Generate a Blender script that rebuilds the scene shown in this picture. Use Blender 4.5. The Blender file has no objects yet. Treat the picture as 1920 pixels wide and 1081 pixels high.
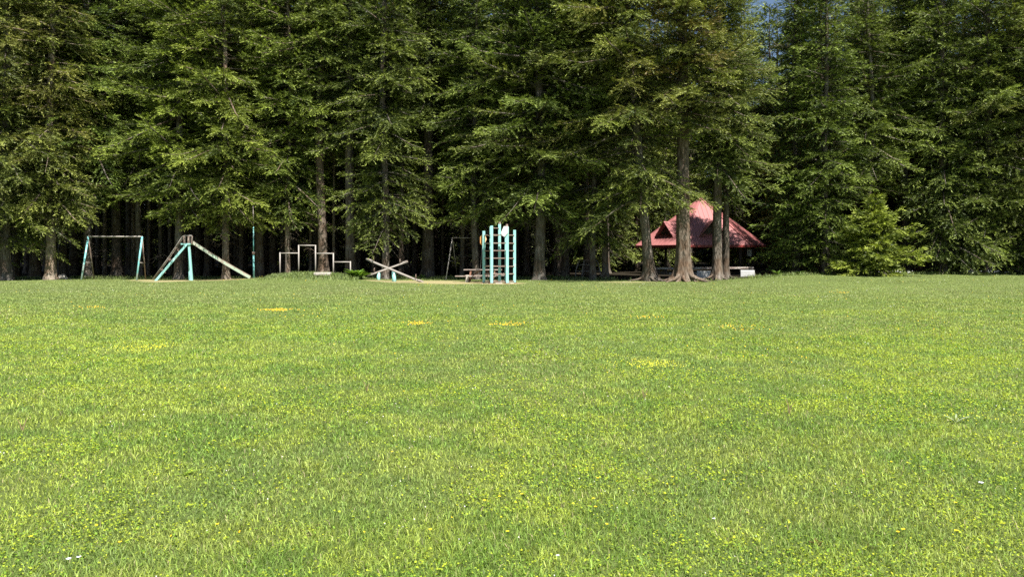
import bpy, math, random
import numpy as np
from mathutils import Vector, Matrix

# ------------------------------------------------------------------ camera, sky, sun
EYE = 1.6
F = 1440.0          # focal length in pixels of a 1920 wide frame
HOR = 476.0         # horizon line, pixels from the top of the 1081 high frame
SC = bpy.context.scene
COL = SC.collection
cam_d = bpy.data.cameras.new('camera')
cam = bpy.data.objects.new('camera', cam_d); COL.objects.link(cam)
cam.location = (0, 0, EYE); cam.rotation_euler = (math.pi/2, 0, 0)
cam_d.sensor_width = 36.0; cam_d.lens = 36.0*F/1920.0
cam_d.shift_y = -(540.5-HOR)/1920.0
cam_d.clip_start = 0.1; cam_d.clip_end = 4000
SC.camera = cam

SUN_EL, SUN_AZ = math.radians(58), math.radians(146)   # azimuth measured from +Y towards +X
w = bpy.data.worlds.new("World"); SC.world = w; w.use_nodes = True
nt = w.node_tree; bg = nt.nodes['Background']
sky = nt.nodes.new('ShaderNodeTexSky'); sky.sky_type = 'NISHITA'; sky.sun_disc = False
sky.sun_elevation = SUN_EL; sky.sun_rotation = SUN_AZ; sky.altitude = 900
nt.links.new(sky.outputs[0], bg.inputs[0]); bg.inputs[1].default_value = 0.05
sd = bpy.data.lights.new('sun', 'SUN'); sd.energy = 5.0; sd.angle = math.radians(0.5); sd.color = (1.0, 0.955, 0.88)
so = bpy.data.objects.new('sun', sd); COL.objects.link(so)
sv = Vector((math.sin(SUN_AZ)*math.cos(SUN_EL), math.cos(SUN_AZ)*math.cos(SUN_EL), math.sin(SUN_EL)))
so.rotation_euler = sv.to_track_quat('Z', 'Y').to_euler(); so.location = (30, -20, 60)
SC.view_settings.view_transform = 'Standard'; SC.view_settings.look = 'None'
SC.view_settings.exposure = 1.2; SC.view_settings.gamma = 1.0
SC.render.engine = 'CYCLES'
SC.cycles.max_bounces = 6; SC.cycles.diffuse_bounces = 3; SC.cycles.glossy_bounces = 2
SC.cycles.transmission_bounces = 3; SC.cycles.transparent_max_bounces = 4
SC.cycles.use_denoising = False
SC.cycles.sample_clamp_indirect = 4

# ------------------------------------------------------------------ helpers
def smooth(a, b, x):
    t = np.clip((x-a)/(b-a), 0, 1); return t*t*(3-2*t)

_nr = np.random.RandomState(5)
_lat = _nr.rand(256, 256)
def noise(x, y, s, o=0):
    """value noise on numpy arrays, feature size s, 0..1"""
    x = np.asarray(x, float)/s+o*17.3; y = np.asarray(y, float)/s+o*9.7
    xi = np.floor(x).astype(int); yi = np.floor(y).astype(int); fx = x-xi; fy = y-yi
    fx = fx*fx*(3-2*fx); fy = fy*fy*(3-2*fy)
    g = lambda i, j: _lat[i % 256, j % 256]
    return (g(xi, yi)*(1-fx)+g(xi+1, yi)*fx)*(1-fy)+(g(xi, yi+1)*(1-fx)+g(xi+1, yi+1)*fx)*fy
def fbm(x, y, s, o=0):
    return (noise(x, y, s, o)*.5+noise(x, y, s*.47, o+1)*.3+noise(x, y, s*.21, o+2)*.2)

def terrain(x, y):
    x = np.asarray(x, float); y = np.asarray(y, float)
    h = 0.05*(fbm(x, y, 9.0, 3)-.5)*smooth(3, 12, y)+.02*(noise(x, y, 2.2, 6)-.5)*smooth(3, 12, y)
    h = h+0.40*np.exp(-((x+12.2)/3.2)**2-((y-46.5)/3.0)**2)
    h = h+0.28*smooth(11, 20, x)*smooth(30, 50, y)
    h = h+9*smooth(108, 150, y)
    return h
def TZ(x, y): return float(terrain(x, y))
def X(px, d): return (px-960.0)/F*d
def Z(py, d): return EYE+(HOR-py)*d/F
def ground_d(px, py):
    for d in np.arange(3.5, 90, .05):
        if HOR+(EYE-TZ(X(px, d), d))*F/d <= py: return float(d)
    return 60.0
def tree_edge(x):
    """distance at which the mown grass gives way to the forest floor"""
    x = np.asarray(x, float)
    return 49.5+1.2*(noise(x, x*0, 5.0, 2)-.5)-4.9*np.exp(-((x-10.3)/4.6)**2)+.5*(noise(x, x*0, 1.1, 4)-.5)

def np_mesh(name, V, faces, col=None, attr='tint', smooth_=False):
    """faces: list of int arrays (n,k)"""
    me = bpy.data.meshes.new(name)
    V = np.ascontiguousarray(V, dtype=np.float32)
    faces = [np.asarray(f, dtype=np.int32) for f in faces if len(f)]
    nl = sum(f.size for f in faces); npoly = sum(len(f) for f in faces)
    me.vertices.add(len(V)); me.vertices.foreach_set('co', V.ravel())
    me.loops.add(nl); me.loops.foreach_set('vertex_index', np.concatenate([f.ravel() for f in faces]))
    st = []; off = 0
    for f in faces:
        st.append(off+np.arange(len(f))*f.shape[1]); off += f.size
    me.polygons.add(npoly); me.polygons.foreach_set('loop_start', np.concatenate(st).astype(np.int32))
    if smooth_: me.polygons.foreach_set('use_smooth', np.ones(npoly, dtype=bool))
    me.update(calc_edges=True)
    if col is not None:
        a = me.color_attributes.new(attr, 'FLOAT_COLOR', 'POINT')
        c4 = np.ones((len(V), 4), np.float32); c4[:, :3] = col
        a.data.foreach_set('color', c4.ravel())
    return me

def add(name, me, mat=None, parent=None, loc=None):
    o = bpy.data.objects.new(name, me); COL.objects.link(o)
    if mat is not None and me is not None and len(me.materials) == 0: me.materials.append(mat)
    if parent is not None: o.parent = parent
    if loc is not None: o.location = loc
    return o
def tag(o, label=None, cat=None, group=None, kind=None):
    if label: o['label'] = label
    if cat: o['category'] = cat
    if group: o['group'] = group
    if kind: o['kind'] = kind
    return o
def thing(name, loc, label, cat, group=None, rz=0):
    o = bpy.data.objects.new(name, None); COL.objects.link(o); o.location = loc; o.rotation_euler = (0, 0, rz)
    o.empty_display_size = .3
    return tag(o, label, cat, group)

class MB:
    def __init__(s): s.v = []; s.f = []
    def face_add(s, vs, fs):
        b = len(s.v); s.v += [tuple(v) for v in vs]; s.f += [tuple(i+b for i in f) for f in fs]; return s
    def box(s, c, sz, rot=None):
        hx, hy, hz = [a/2 for a in sz]; bv = min(hx, hy, hz)*.12
        vs = []
        for sx in (-1, 1):
            for sy in (-1, 1):
                for sz_ in (-1, 1): vs.append(Vector((sx*hx, sy*hy, sz_*hz)))
        if rot is not None: vs = [rot @ v for v in vs]
        c = Vector(c); vs = [v+c for v in vs]
        return s.face_add(vs, [(0, 1, 3, 2), (4, 6, 7, 5), (0, 4, 5, 1), (2, 3, 7, 6), (0, 2, 6, 4), (1, 5, 7, 3)])
    def beam(s, a, b, wd, ht, up=(0, 0, 1)):
        a = Vector(a); b = Vector(b); d = (b-a); L = d.length; d.normalize(); up = Vector(up)
        sx = d.cross(up)
        if sx.length < 1e-4: sx = Vector((1, 0, 0))
        sx.normalize(); uz = sx.cross(d)
        R = Matrix((d, sx, uz)).transposed()
        return s.box((a+b)/2, (L, wd, ht), R)
    def tube(s, pts, rs, n=8, cap=True):
        pts = [Vector(p) for p in pts]
        if not hasattr(rs, '__len__'): rs = [rs]*len(pts)
        b = len(s.v); prev = None
        for i, p in enumerate(pts):
            d = (pts[min(i+1, len(pts)-1)]-pts[max(i-1, 0)]).normalized()
            u = d.orthogonal().normalized() if prev is None else (prev-d*prev.dot(d)).normalized()
            prev = u; v = d.cross(u)
            for k in range(n):
                a = 2*math.pi*k/n; q = p+(u*math.cos(a)+v*math.sin(a))*rs[i]; s.v.append(tuple(q))
        for i in range(len(pts)-1):
            for k in range(n):
                k2 = (k+1) % n; s.f.append((b+i*n+k, b+i*n+k2, b+(i+1)*n+k2, b+(i+1)*n+k))
        if cap:
            s.f.append(tuple(b+k for k in range(n))[::-1]); s.f.append(tuple(b+(len(pts)-1)*n+k for k in range(n)))
        return s
    def build(s, name, mat, parent=None, bevel=0, smooth_=False):
        me = bpy.data.meshes.new(name); me.from_pydata(s.v, [], s.f); me.update()
        o = add(name, me, mat, parent)
        if smooth_: me.polygons.foreach_set('use_smooth', [True]*len(me.polygons))
        if bevel:
            m = o.modifiers.new('bevel', 'BEVEL'); m.width = bevel; m.segments = 2; m.limit_method = 'ANGLE'
        return o

# ------------------------------------------------------------------ materials
def new_mat(name):
    m = bpy.data.materials.new(name); m.use_nodes = True; n = m.node_tree.nodes; n.clear()
    out = n.new('ShaderNodeOutputMaterial'); return m, m.node_tree, out
def N(nt, t, **kw):
    n = nt.nodes.new(t)
    for k, v in kw.items():
        if k in n.inputs.keys(): n.inputs[k].default_value = v
        else: setattr(n, k, v)
    return n
def tex_noise(nt, scale, vec=None, detail=4, rough=.6):
    n = N(nt, 'ShaderNodeTexNoise'); n.inputs['Scale'].default_value = scale
    n.inputs['Detail'].default_value = detail; n.inputs['Roughness'].default_value = rough
    if vec is not None: nt.links.new(vec, n.inputs['Vector'])
    return n
def ramp(nt, src, stops):
    r = N(nt, 'ShaderNodeValToRGB'); nt.links.new(src, r.inputs[0]); e = r.color_ramp.elements
    while len(e) < len(stops): e.new(.5)
    for i, (p, c) in enumerate(stops): e[i].position = p; e[i].color = (*c, 1)
    return r

def leaf_mat(name, trans=.3, rough=.6, use_obj=False, tmul=(1.25, 1.2, .6)):
    m, t, out = new_mat(name); L = t.links.new
    a = N(t, 'ShaderNodeAttribute', attribute_name='tint'); src = a.outputs['Color']
    if use_obj:
        oi = N(t, 'ShaderNodeObjectInfo')
        mx = N(t, 'ShaderNodeMix', data_type='RGBA', blend_type='MULTIPLY'); mx.inputs[0].default_value = 1
        L(src, mx.inputs[6]); L(oi.outputs['Color'], mx.inputs[7]); src = mx.outputs[2]
    p = N(t, 'ShaderNodeBsdfPrincipled'); p.inputs['Roughness'].default_value = rough
    p.inputs['Specular IOR Level'].default_value = .25
    L(src, p.inputs['Base Color'])
    tr = N(t, 'ShaderNodeBsdfTranslucent')
    m2 = N(t, 'ShaderNodeMix', data_type='RGBA', blend_type='MULTIPLY'); m2.inputs[0].default_value = 1
    m2.inputs[7].default_value = (*tmul, 1); L(src, m2.inputs[6]); L(m2.outputs[2], tr.inputs[0])
    ms = N(t, 'ShaderNodeMixShader'); ms.inputs[0].default_value = trans
    L(p.outputs[0], ms.inputs[1]); L(tr.outputs[0], ms.inputs[2]); L(ms.outputs[0], out.inputs[0])
    return m
M_LEAF = leaf_mat('conifer_needles', .12, .5, True)
M_GRASS = leaf_mat('grass_blades', .38, .48)
M_PLANT = leaf_mat('plant_leaves', .3, .45)
M_PETAL = leaf_mat('petals', .25, .6, tmul=(1, 1, 1))

def bark_mat():
    m, t, out = new_mat('bark'); L = t.links.new
    tc = N(t, 'ShaderNodeTexCoord'); mp = N(t, 'ShaderNodeMapping'); mp.inputs['Scale'].default_value = (1, 1, .22)
    L(tc.outputs['Object'], mp.inputs[0])
    n1 = tex_noise(t, 9, mp.outputs[0], 6, .7); n2 = tex_noise(t, 1.3, tc.outputs['Object'], 3, .6)
    v = N(t, 'ShaderNodeTexVoronoi'); v.inputs['Scale'].default_value = 7; v.feature = 'DISTANCE_TO_EDGE'; L(mp.outputs[0], v.inputs['Vector'])
    r = ramp(t, n1.outputs['Fac'], [(.3, (.045, .038, .032)), (.5, (.12, .105, .09)), (.72, (.24, .225, .205))])
    r2 = ramp(t, n2.outputs['Fac'], [(.38, (.85, .72, .62)), (.55, (1.05, 1.05, 1.03))])
    oi = N(t, 'ShaderNodeObjectInfo')
    mx = N(t, 'ShaderNodeMix', data_type='RGBA', blend_type='MULTIPLY'); mx.inputs[0].default_value = 1
    L(r.outputs[0], mx.inputs[6]); L(r2.outputs[0], mx.inputs[7])
    m3 = N(t, 'ShaderNodeMix', data_type='RGBA', blend_type='MULTIPLY'); m3.inputs[0].default_value = 1
    L(mx.outputs[2], m3.inputs[6]); L(oi.outputs['Color'], m3.inputs[7])
    p = N(t, 'ShaderNodeBsdfPrincipled'); p.inputs['Roughness'].default_value = .9; p.inputs['Specular IOR Level'].default_value = .1
    L(m3.outputs[2], p.inputs['Base Color'])
    b = N(t, 'ShaderNodeBump'); b.inputs['Strength'].default_value = .9; b.inputs['Distance'].default_value = .04
    ad = N(t, 'ShaderNodeMath', operation='ADD'); L(n1.outputs['Fac'], ad.inputs[0]); L(v.outputs['Distance'], ad.inputs[1])
    L(ad.outputs[0], b.inputs['Height']); L(b.outputs[0], p.inputs['Normal'])
    L(p.outputs[0], out.inputs[0]); return m
M_BARK = bark_mat()

def paint_mat(name, base, chip=(.16, .09, .06), under=(.55, .55, .5), amt=.5, scale=6, rough=.5):
    """weathered paint: base coat, patches of pale undercoat, small rusty chips"""
    m, t, out = new_mat(name); L = t.links.new
    tc = N(t, 'ShaderNodeTexCoord')
    n1 = tex_noise(t, scale, tc.outputs['Object'], 6, .75); n2 = tex_noise(t, scale*.45, tc.outputs['Object'], 4, .6)
    r1 = ramp(t, n1.outputs['Fac'], [(amt+.10, (0, 0, 0)), (amt+.15, (1, 1, 1))])
    r2 = ramp(t, n2.outputs['Fac'], [(amt+.03, (0, 0, 0)), (amt+.12, (1, 1, 1))])
    a = N(t, 'ShaderNodeMix', data_type='RGBA'); a.inputs[6].default_value = (*base, 1); a.inputs[7].default_value = (*under, 1)
    L(r2.outputs[0], a.inputs[0])
    b = N(t, 'ShaderNodeMix', data_type='RGBA'); L(a.outputs[2], b.inputs[6]); b.inputs[7].default_value = (*chip, 1); L(r1.outputs[0], b.inputs[0])
    p = N(t, 'ShaderNodeBsdfPrincipled'); p.inputs['Roughness'].default_value = rough
    L(b.outputs[2], p.inputs['Base Color'])
    bp = N(t, 'ShaderNodeBump'); bp.inputs['Strength'].default_value = .3; bp.inputs['Distance'].default_value = .01
    L(n1.outputs['Fac'], bp.inputs['Height']); L(bp.outputs[0], p.inputs['Normal'])
    L(p.outputs[0], out.inputs[0]); return m
M_TURQ = paint_mat('turquoise_paint', (.30, .60, .57), under=(.45, .66, .62), amt=.54)
M_TURQ_W = paint_mat('worn_turquoise_paint', (.18, .50, .50), chip=(.30, .22, .17), under=(.40, .50, .47), amt=.47, scale=3)
M_POLE = paint_mat('faded_turquoise_paint', (.15, .40, .40), chip=(.22, .24, .22), under=(.25, .42, .40), amt=.5, scale=3)
M_GREENW = paint_mat('worn_pale_green_paint', (.36, .46, .35), chip=(.3, .26, .2), under=(.42, .42, .34), amt=.42, scale=4)
M_WHITEP = paint_mat('worn_white_paint', (.33, .30, .27), chip=(.24, .18, .145), under=(.28, .245, .22), amt=.5)
M_RUST = paint_mat('rusty_steel', (.23, .16, .13), chip=(.13, .08, .065), under=(.32, .26, .22), amt=.5, rough=.8)
M_DARKPIPE = paint_mat('dull_grey_pipe', (.20, .17, .15), chip=(.10, .07, .05), under=(.3, .28, .26), amt=.5, rough=.7)
M_CHUTE = paint_mat('worn_slide_steel', (.20, .14, .105), chip=(.14, .09, .065), under=(.26, .2, .16), amt=.5, rough=.45)
M_ORANGE = paint_mat('faded_orange_paint', (.80, .36, .12), chip=(.75, .6, .4), under=(.85, .48, .24), amt=.52)
M_WPANEL = paint_mat('white_board_paint', (.74, .72, .70), chip=(.5, .42, .36), under=(.62, .58, .54), amt=.56)
M_WOOD = paint_mat('weathered_planks', (.26, .20, .17), chip=(.10, .07, .05), under=(.42, .38, .34), amt=.46, scale=9, rough=.85)
M_REDWOOD = paint_mat('red_brown_timber', (.17, .075, .045), chip=(.08, .05, .04), under=(.25, .14, .09), amt=.5, rough=.85)
M_DARKWOOD = paint_mat('dark_timber', (.07, .05, .04), chip=(.03, .025, .02), under=(.11, .09, .07), amt=.5, rough=.9)
M_CONC = paint_mat('pale_concrete', (.60, .60, .58), chip=(.40, .40, .38), under=(.66, .66, .64), amt=.5, rough=.9)
M_CONCD = paint_mat('grey_concrete', (.30, .29, .27), chip=(.2, .19, .17), under=(.38, .36, .33), amt=.5, rough=.9)
M_ROOF = paint_mat('red_sheet_roof', (.36, .140, .135), chip=(.31, .115, .11), under=(.40, .17, .16), amt=.55, scale=1.2, rough=.5)
M_TRIM = paint_mat('dark_red_trim', (.30, .05, .045), chip=(.2, .05, .04), under=(.35, .08, .07), amt=.55)
M_STONE = paint_mat('pale_stone', (.42, .38, .33), chip=(.28, .25, .2), under=(.5, .45, .4), amt=.5, rough=.9)

def ground_mat():
    m, t, out = new_mat('ground'); L = t.links.new
    a = N(t, 'ShaderNodeAttribute', attribute_name='tint')
    tc = N(t, 'ShaderNodeTexCoord'); n = tex_noise(t, 14, tc.outputs['Object'], 6, .7)
    r = ramp(t, n.outputs['Fac'], [(.3, (.55, .55, .5)), (.7, (1.3, 1.3, 1.2))])
    mx = N(t, 'ShaderNodeMix', data_type='RGBA', blend_type='MULTIPLY'); mx.inputs[0].default_value = 1
    L(a.outputs['Color'], mx.inputs[6]); L(r.outputs[0], mx.inputs[7])
    p = N(t, 'ShaderNodeBsdfPrincipled'); p.inputs['Roughness'].default_value = .95; p.inputs['Specular IOR Level'].default_value = .1
    L(mx.outputs[2], p.inputs['Base Color'])
    b = N(t, 'ShaderNodeBump'); b.inputs['Distance'].default_value = .05; L(n.outputs['Fac'], b.inputs['Height']); L(b.outputs[0], p.inputs['Normal'])
    L(p.outputs[0], out.inputs[0]); return m
M_GROUND = ground_mat()

# ------------------------------------------------------------------ ground
SAND = [  # x, y, sx, sy : bare worn patches in the turf (centre, half sizes)
    (X(318, 45.5), 45.2, 1.5, 1.1), (X(440, 47), 47.2, 2.6, 1.2), (X(795, 44.5), 44.6, 2.3, 1.3),
    (X(860, 43), 43.2, 2.6, 1.4), (X(936, 42), 42.1, 1.3, 1.1), (X(270, 47), 47, .8, .8), (X(738, 44), 45.0, 1.6, .7),
    (X(605, 45.6), 45.6, .6, .6), (X(1170, 44), 43.8, 1.6, .35)]
def sand_mask(x, y):
    m = np.zeros(np.shape(x))
    for cx, cy, sx, sy in SAND:
        r = ((x-cx)/sx)**2+((y-cy)/(sy*1.5))**2
        m = np.maximum(m, 1-smooth(.5, 1.5, r+1.3*(fbm(x, y, .8, 8)-.5)))
    return m
gx = np.concatenate([-np.geomspace(2500, 62, 26)[:-1], np.arange(-60, 60.01, .4), np.geomspace(62, 2500, 26)[1:]])
gy = np.concatenate([-np.geomspace(1500, 4, 22)[:-1], np.arange(-3, 40, .5), np.arange(40, 60, .25), np.arange(60, 120, 1.0), np.geomspace(120, 3000, 24)])
GX, GY = np.meshgrid(gx, gy); gz = terrain(GX, GY)
ny, nx = GX.shape; idx = np.arange(nx*ny).reshape(ny, nx)
fq = np.stack([idx[:-1, :-1], idx[:-1, 1:], idx[1:, 1:], idx[1:, :-1]], -1).reshape(-1, 4)
xs, ys = GX.ravel(), GY.ravel()
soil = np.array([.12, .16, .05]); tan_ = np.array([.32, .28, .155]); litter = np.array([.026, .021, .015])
c = np.tile(soil, (len(xs), 1))*(0.75+.5*fbm(xs, ys, 3, 1))[:, None]
sm = sand_mask(xs, ys)[:, None]; c = c*(1-sm)+tan_*sm
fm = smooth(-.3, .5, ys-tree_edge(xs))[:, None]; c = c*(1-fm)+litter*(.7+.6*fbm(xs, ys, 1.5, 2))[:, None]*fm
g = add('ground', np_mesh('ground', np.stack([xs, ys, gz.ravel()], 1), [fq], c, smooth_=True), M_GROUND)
tag(g, 'broad flat meadow ground with bare sandy patches and dark forest floor', 'ground', kind='structure')

# ------------------------------------------------------------------ grass
rg = np.random.RandomState(11)
def sample_wedge(n, d0, d1, power, rs, pad=.06):
    """points in the widening field in front of the camera; density falls as distance**power"""
    u = rs.rand(n); e = power+2
    d = (d0**e+u*(d1**e-d0**e))**(1/e)
    x = (rs.rand(n)*2-1)*(.6667+pad)*d+(rs.rand(n)*2-1)*1.2
    return x, d
def grass_color(x, y, n, rs):
    big = fbm(x, y, 7, 20); med = fbm(x, y, 1.6, 24); sml = noise(x, y, .35, 28)
    far = smooth(14, 40, y)
    green = np.array([.21, .34, .065]); lime = np.array([.39, .48, .09]); dull = np.array([.30, .35, .15]); straw = np.array([.42, .37, .20])
    t = smooth(.34, .68, big*.05+med*.38+sml*.57+.30*(rs.rand(n)-.5))[:, None]
    c = green*(1-t)+lime*t
    f = (far*.7+.25*smooth(.5, .7, fbm(x, y, 2.5, 31)))[:, None].clip(0, .85); c = c*(1-f)+dull*f
    k = (rs.rand(n) < .035+.10*smooth(.58, .72, fbm(x, y*.45, 3.2, 35)))[:, None]; c = np.where(k, straw, c)
    dark = (rs.rand(n) < .2)[:, None]; c = np.where(dark, c*.6, c)
    return c*(.5+1.0*rs.rand(n)**1.2)[:, None]
def blades(x, y, hgt, wid, bend, rs, three=True):
    n = len(x); z = terrain(x, y)-.005
    a = rs.rand(n)*2*math.pi; ca, sa = np.cos(a), np.sin(a)
    ld = rs.rand(n)*2*math.pi; lx, ly = np.cos(ld)*bend*hgt, np.sin(ld)*bend*hgt
    P = np.stack([x, y, z], 1)
    wv = np.stack([ca*wid/2, sa*wid/2, 0*x], 1)
    mid = P+np.stack([lx*.30, ly*.30, hgt*.6], 1); tip = P+np.stack([lx, ly, hgt*(1-.35*bend**2).clip(.3, 1)], 1)
    V = np.stack([P-wv, P+wv, mid+wv*.8, mid-wv*.8, tip], 1).reshape(-1, 3)
    b = np.arange(n)*5
    return V, np.stack([b, b+1, b+2, b+3], 1), np.stack([b+3, b+2, b+4], 1)
def build_grass(name, x, y, hgt, wid, bend, rs, col=None):
    V, q, t = blades(x, y, hgt, wid, bend, rs)
    c = grass_color(x, y, len(x), rs) if col is None else col
    shade = np.array([.6, .6, .95, .95, 1.2])
    cc = (c[:, None, :]*np.ones(5)[None, :, None]).reshape(-1, 3)
    return np_mesh(name, V, [q, t], cc)
def keep_grass(x, y, rs):
    s = sand_mask(x, y); e = y-tree_edge(x)
    return (rs.rand(len(x)) > s*1.15) & (rs.rand(len(x)) > smooth(-.5, .9, e))
NB = 700000
x, d = sample_wedge(NB, 3.2, 52, -1.6, rg)
k = keep_grass(x, d, rg); x, d = x[k], d[k]; n = len(x)
hv = .6+.8*fbm(x, d, 1.3, 40)
hgt = (.028+.034*rg.rand(n)**1.3)*hv*(1-.85*sand_mask(x, d))*(1-.35*smooth(20, 46, d))
wid = .0038*(d/4)**.75*(.7+.7*rg.rand(n)); bend = .3+1.1*rg.rand(n)
go = add('grass', build_grass('grass', x, d, hgt, wid, bend, rg), M_GRASS)
tag(go, 'sunlit short meadow grass covering the open field', 'grass', kind='stuff')
# surrounding turf past the frame edges, coarse
x = (rg.rand(60000)*2-1)*55; y = rg.rand(60000)*56-4
k = (np.abs(x) > .72*y+1.2) & (y < tree_edge(x)); x, y = x[k], y[k]; n = len(x)
go2 = add('grass_margin', build_grass('grass_margin', x, y, .05+.06*rg.rand(n), .02+0*x, .4+rg.rand(n), rg), M_GRASS)
tag(go2, 'meadow grass at the outer edges of the field', 'grass', kind='stuff')
# clover and small broad leaves
NC = 210000
x, d = sample_wedge(NC, 3.2, 26, -1.5, rg)
pm = fbm(x, d, .9, 50)*.6+fbm(x, d, 4, 54)*.4
k = rg.rand(len(x)) < (smooth(.38, .62, pm)*.95+.08)*(1-smooth(9, 25, d)); x, d = x[k], d[k]; n = len(x)
sz = (.0045+.005*rg.rand(n))*(d/4)**.45; a = rg.rand(n)*6.283
zc = terrain(x, d)+.015+.028*rg.rand(n)
tx, ty = (rg.rand(n)-.5)*1.1, (rg.rand(n)-.5)*1.1
V = []
for kk, (rr, aa) in enumerate([(1.0, 0), (.75, 1.2), (.9, 2.6), (.8, 3.9), (.75, 5.1)]):
    dx, dy = np.cos(a+aa)*sz*rr, np.sin(a+aa)*sz*rr
    V.append(np.stack([x+dx, d+dy, zc+dx*tx+dy*ty], 1))
V = np.stack(V, 1).reshape(-1, 3)
b = np.arange(n)*5
cl = np.array([.36, .45, .04])[None]*(.7+.6*rg.rand(n))[:, None]; yy = (rg.rand(n) < .10)[:, None]; cl = np.where(yy, cl*np.array([1.35, 1.15, .9]), cl)
gg = (rg.rand(n) < .3)[:, None]; cl = np.where(gg, cl*np.array([.5, .7, .9]), cl)
me = np_mesh('clover', V, [np.stack([b, b+1, b+2, b+3, b+4], 1)], np.repeat(cl, 5, 0))
tag(add('clover', me, M_GRASS), 'yellow green clover and small broad leaves among the near grass', 'clover', kind='stuff')
# rough grass along the forest edge and on the mound
x = (rg.rand(26000)*2-1)*38; y = tree_edge(x)+rg.randn(26000)*.45; k = (np.abs(x-10.5) > 4.2) | (rg.rand(26000) < .12); x, y = x[k], y[k]
x2 = X(rg.rand(9000)*175+505, 46.0); y2 = 45.6+rg.randn(9000)*.9
x = np.concatenate([x, x2]); y = np.concatenate([y, y2]); k = rg.rand(len(x)) > sand_mask(x, y); x, y = x[k], y[k]; n = len(x)
col = grass_color(x, y, n, rg)*np.array([.75, .8, .8])
tag(add('rough_grass', build_grass('rough_grass', x, y, (.08+.2*rg.rand(n)**2)*(.5+noise(x, y, 1.4, 60)), .012+.02*rg.rand(n), .3+.7*rg.rand(n), rg, col), M_GRASS),
    'taller rough grass along the foot of the forest', 'grass', kind='stuff')

# ------------------------------------------------------------------ flowers and weeds in the field
def petal_blobs(x, y, z, sz, col, rs, tilt=.5):
    n = len(x); a = rs.rand(n)*6.283; tx, ty = (rs.rand(n)-.5)*tilt*2, (rs.rand(n)-.5)*tilt*2+.6
    V = []
    for q in range(10):
        r = sz*(1.0 if q % 2 == 0 else .62); aa = a+q*math.pi/5
        dx, dy = np.cos(aa)*r, np.sin(aa)*r; V.append(np.stack([x+dx, y+dy, z+dx*tx+dy*ty], 1))
    V = np.stack(V, 1).reshape(-1, 3); b = np.arange(n)*10
    c = np.tile(np.array(col), (n, 1))*(.8+.4*rs.rand(n))[:, None]
    return V, np.stack([b+i for i in range(10)], 1), np.repeat(c, 10, 0)
x, d = sample_wedge(1700, 3.3, 47, -1.0, rg)
k = rg.rand(len(x)) < smooth(.45, .7, fbm(x, d, 2.2, 70)); x, d = x[k], d[k]; k = keep_grass(x, d, rg); x, d = x[k], d[k]
V, f, c = petal_blobs(x, d, terrain(x, d)+.06, .0042*(d/5)**.5, (.72, .70, .66), rg)
tag(add('white_flowers', np_mesh('white_flowers', V, [f], c), M_PETAL), 'tiny white daisies scattered through the meadow grass', 'flowers', kind='stuff')
x, d = sample_wedge(900, 3.3, 47, -1.0, rg)
k = rg.rand(len(x)) < smooth(.48, .66, fbm(x, d, 3.0, 76)); x, d = x[k], d[k]
V, f, c = petal_blobs(x, d, terrain(x, d)+.065, .0065*(d/5)**.4, (.85, .58, .02), rg)
tag(add('yellow_flowers', np_mesh('yellow_flowers', V, [f], c), M_PETAL), 'tiny yellow blossoms sprinkled through the meadow grass', 'flowers', kind='stuff')
# distinct yellow patches
PATCH = [(173, 581, .35, 26, 'small yellow flower patch in the grass in front of the swing frame'),
         (520, 586, .42, 110, 'bright yellow flower patch in the grass before the horizontal bars'),
         (783, 613, .28, 60, 'small yellow flower patch in the grass in front of the seesaws'),
         (958, 614, .42, 60, 'yellow flower patch in the grass straight in front of the climbing tower'),
         (262, 661, .55, 170, 'wide pale yellow flower patch in the grass in front of the slide'),
         (1210, 600, .45, 20, 'faint yellow flower patch in front of the flared root trees'),
         (1390, 621, .50, 34, 'thin orange yellow flower streak in front of the white blocks'),
         (1577, 552, .30, 16, 'tiny far yellow flower patch in front of the little bright fir'),
         (1225, 693, .45, 150, 'lime yellow flower patch in the middle of the meadow'),
         (1810, 797, .35, 40, 'lime yellow flower patch near the right side of the meadow')]
for px, py, rx, cnt, lab in PATCH:
    dd = ground_d(px, py); cx = X(px, dd)
    x = cx+rg.randn(cnt)*rx*.55; y = dd+rg.randn(cnt)*rx*.55
    lime = 'lime' in lab or 'pale' in lab
    V, f, c = petal_blobs(x, y, terrain(x, y)+.07+.04*rg.rand(cnt), (.0125 if not lime else .009)*(dd/18)**.4, (.62, .60, .04) if lime else (.80, .50, .03), rg)
    tag(add('flower_patch', np_mesh('flower_patch', V, [f], c), M_PETAL), lab, 'flower patch', 'yellow flower patches in the meadow', 'stuff')
# single blooms near the camera : stem and flower head
def bloom(px, py, col, size, label, grp, nm):
    dd = ground_d(px, py+8); cx = X(px, dd)
    t = thing(nm, (cx, dd, TZ(cx, dd)), label, 'flower', grp)
    rs = np.random.RandomState(int(px)); h = .055+.02*rs.rand()
    m = MB().tube([(0, 0, 0), (.003, .002, h*.5), (.002, -.001, h)], [.0012, .001, .001], 5); m.build('stem', M_STEM, t)
    nP = 6; vs, fs = [], []
    for q in range(nP):
        a = q*2*math.pi/nP+rs.rand(); u = Vector((math.cos(a), math.sin(a), .45)); v = Vector((-math.sin(a), math.cos(a), 0))
        o = Vector((0.002, -.001, h)); b0 = len(vs)
        vs += [o, o+u*size*.6-v*size*.42, o+u*size+Vector((0, 0, -.001)), o+u*size*.6+v*size*.42]; fs.append((b0, b0+1, b0+2, b0+3))
    fs2 = [f for f in fs]
    mb = MB().face_add(vs, fs2)
    mb.tube([(0.002, -.001, h-.001), (0.002, -.001, h+size*.35)], [size*.28, size*.2], 6)
    mb.build('flower_head', col, t)
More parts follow.
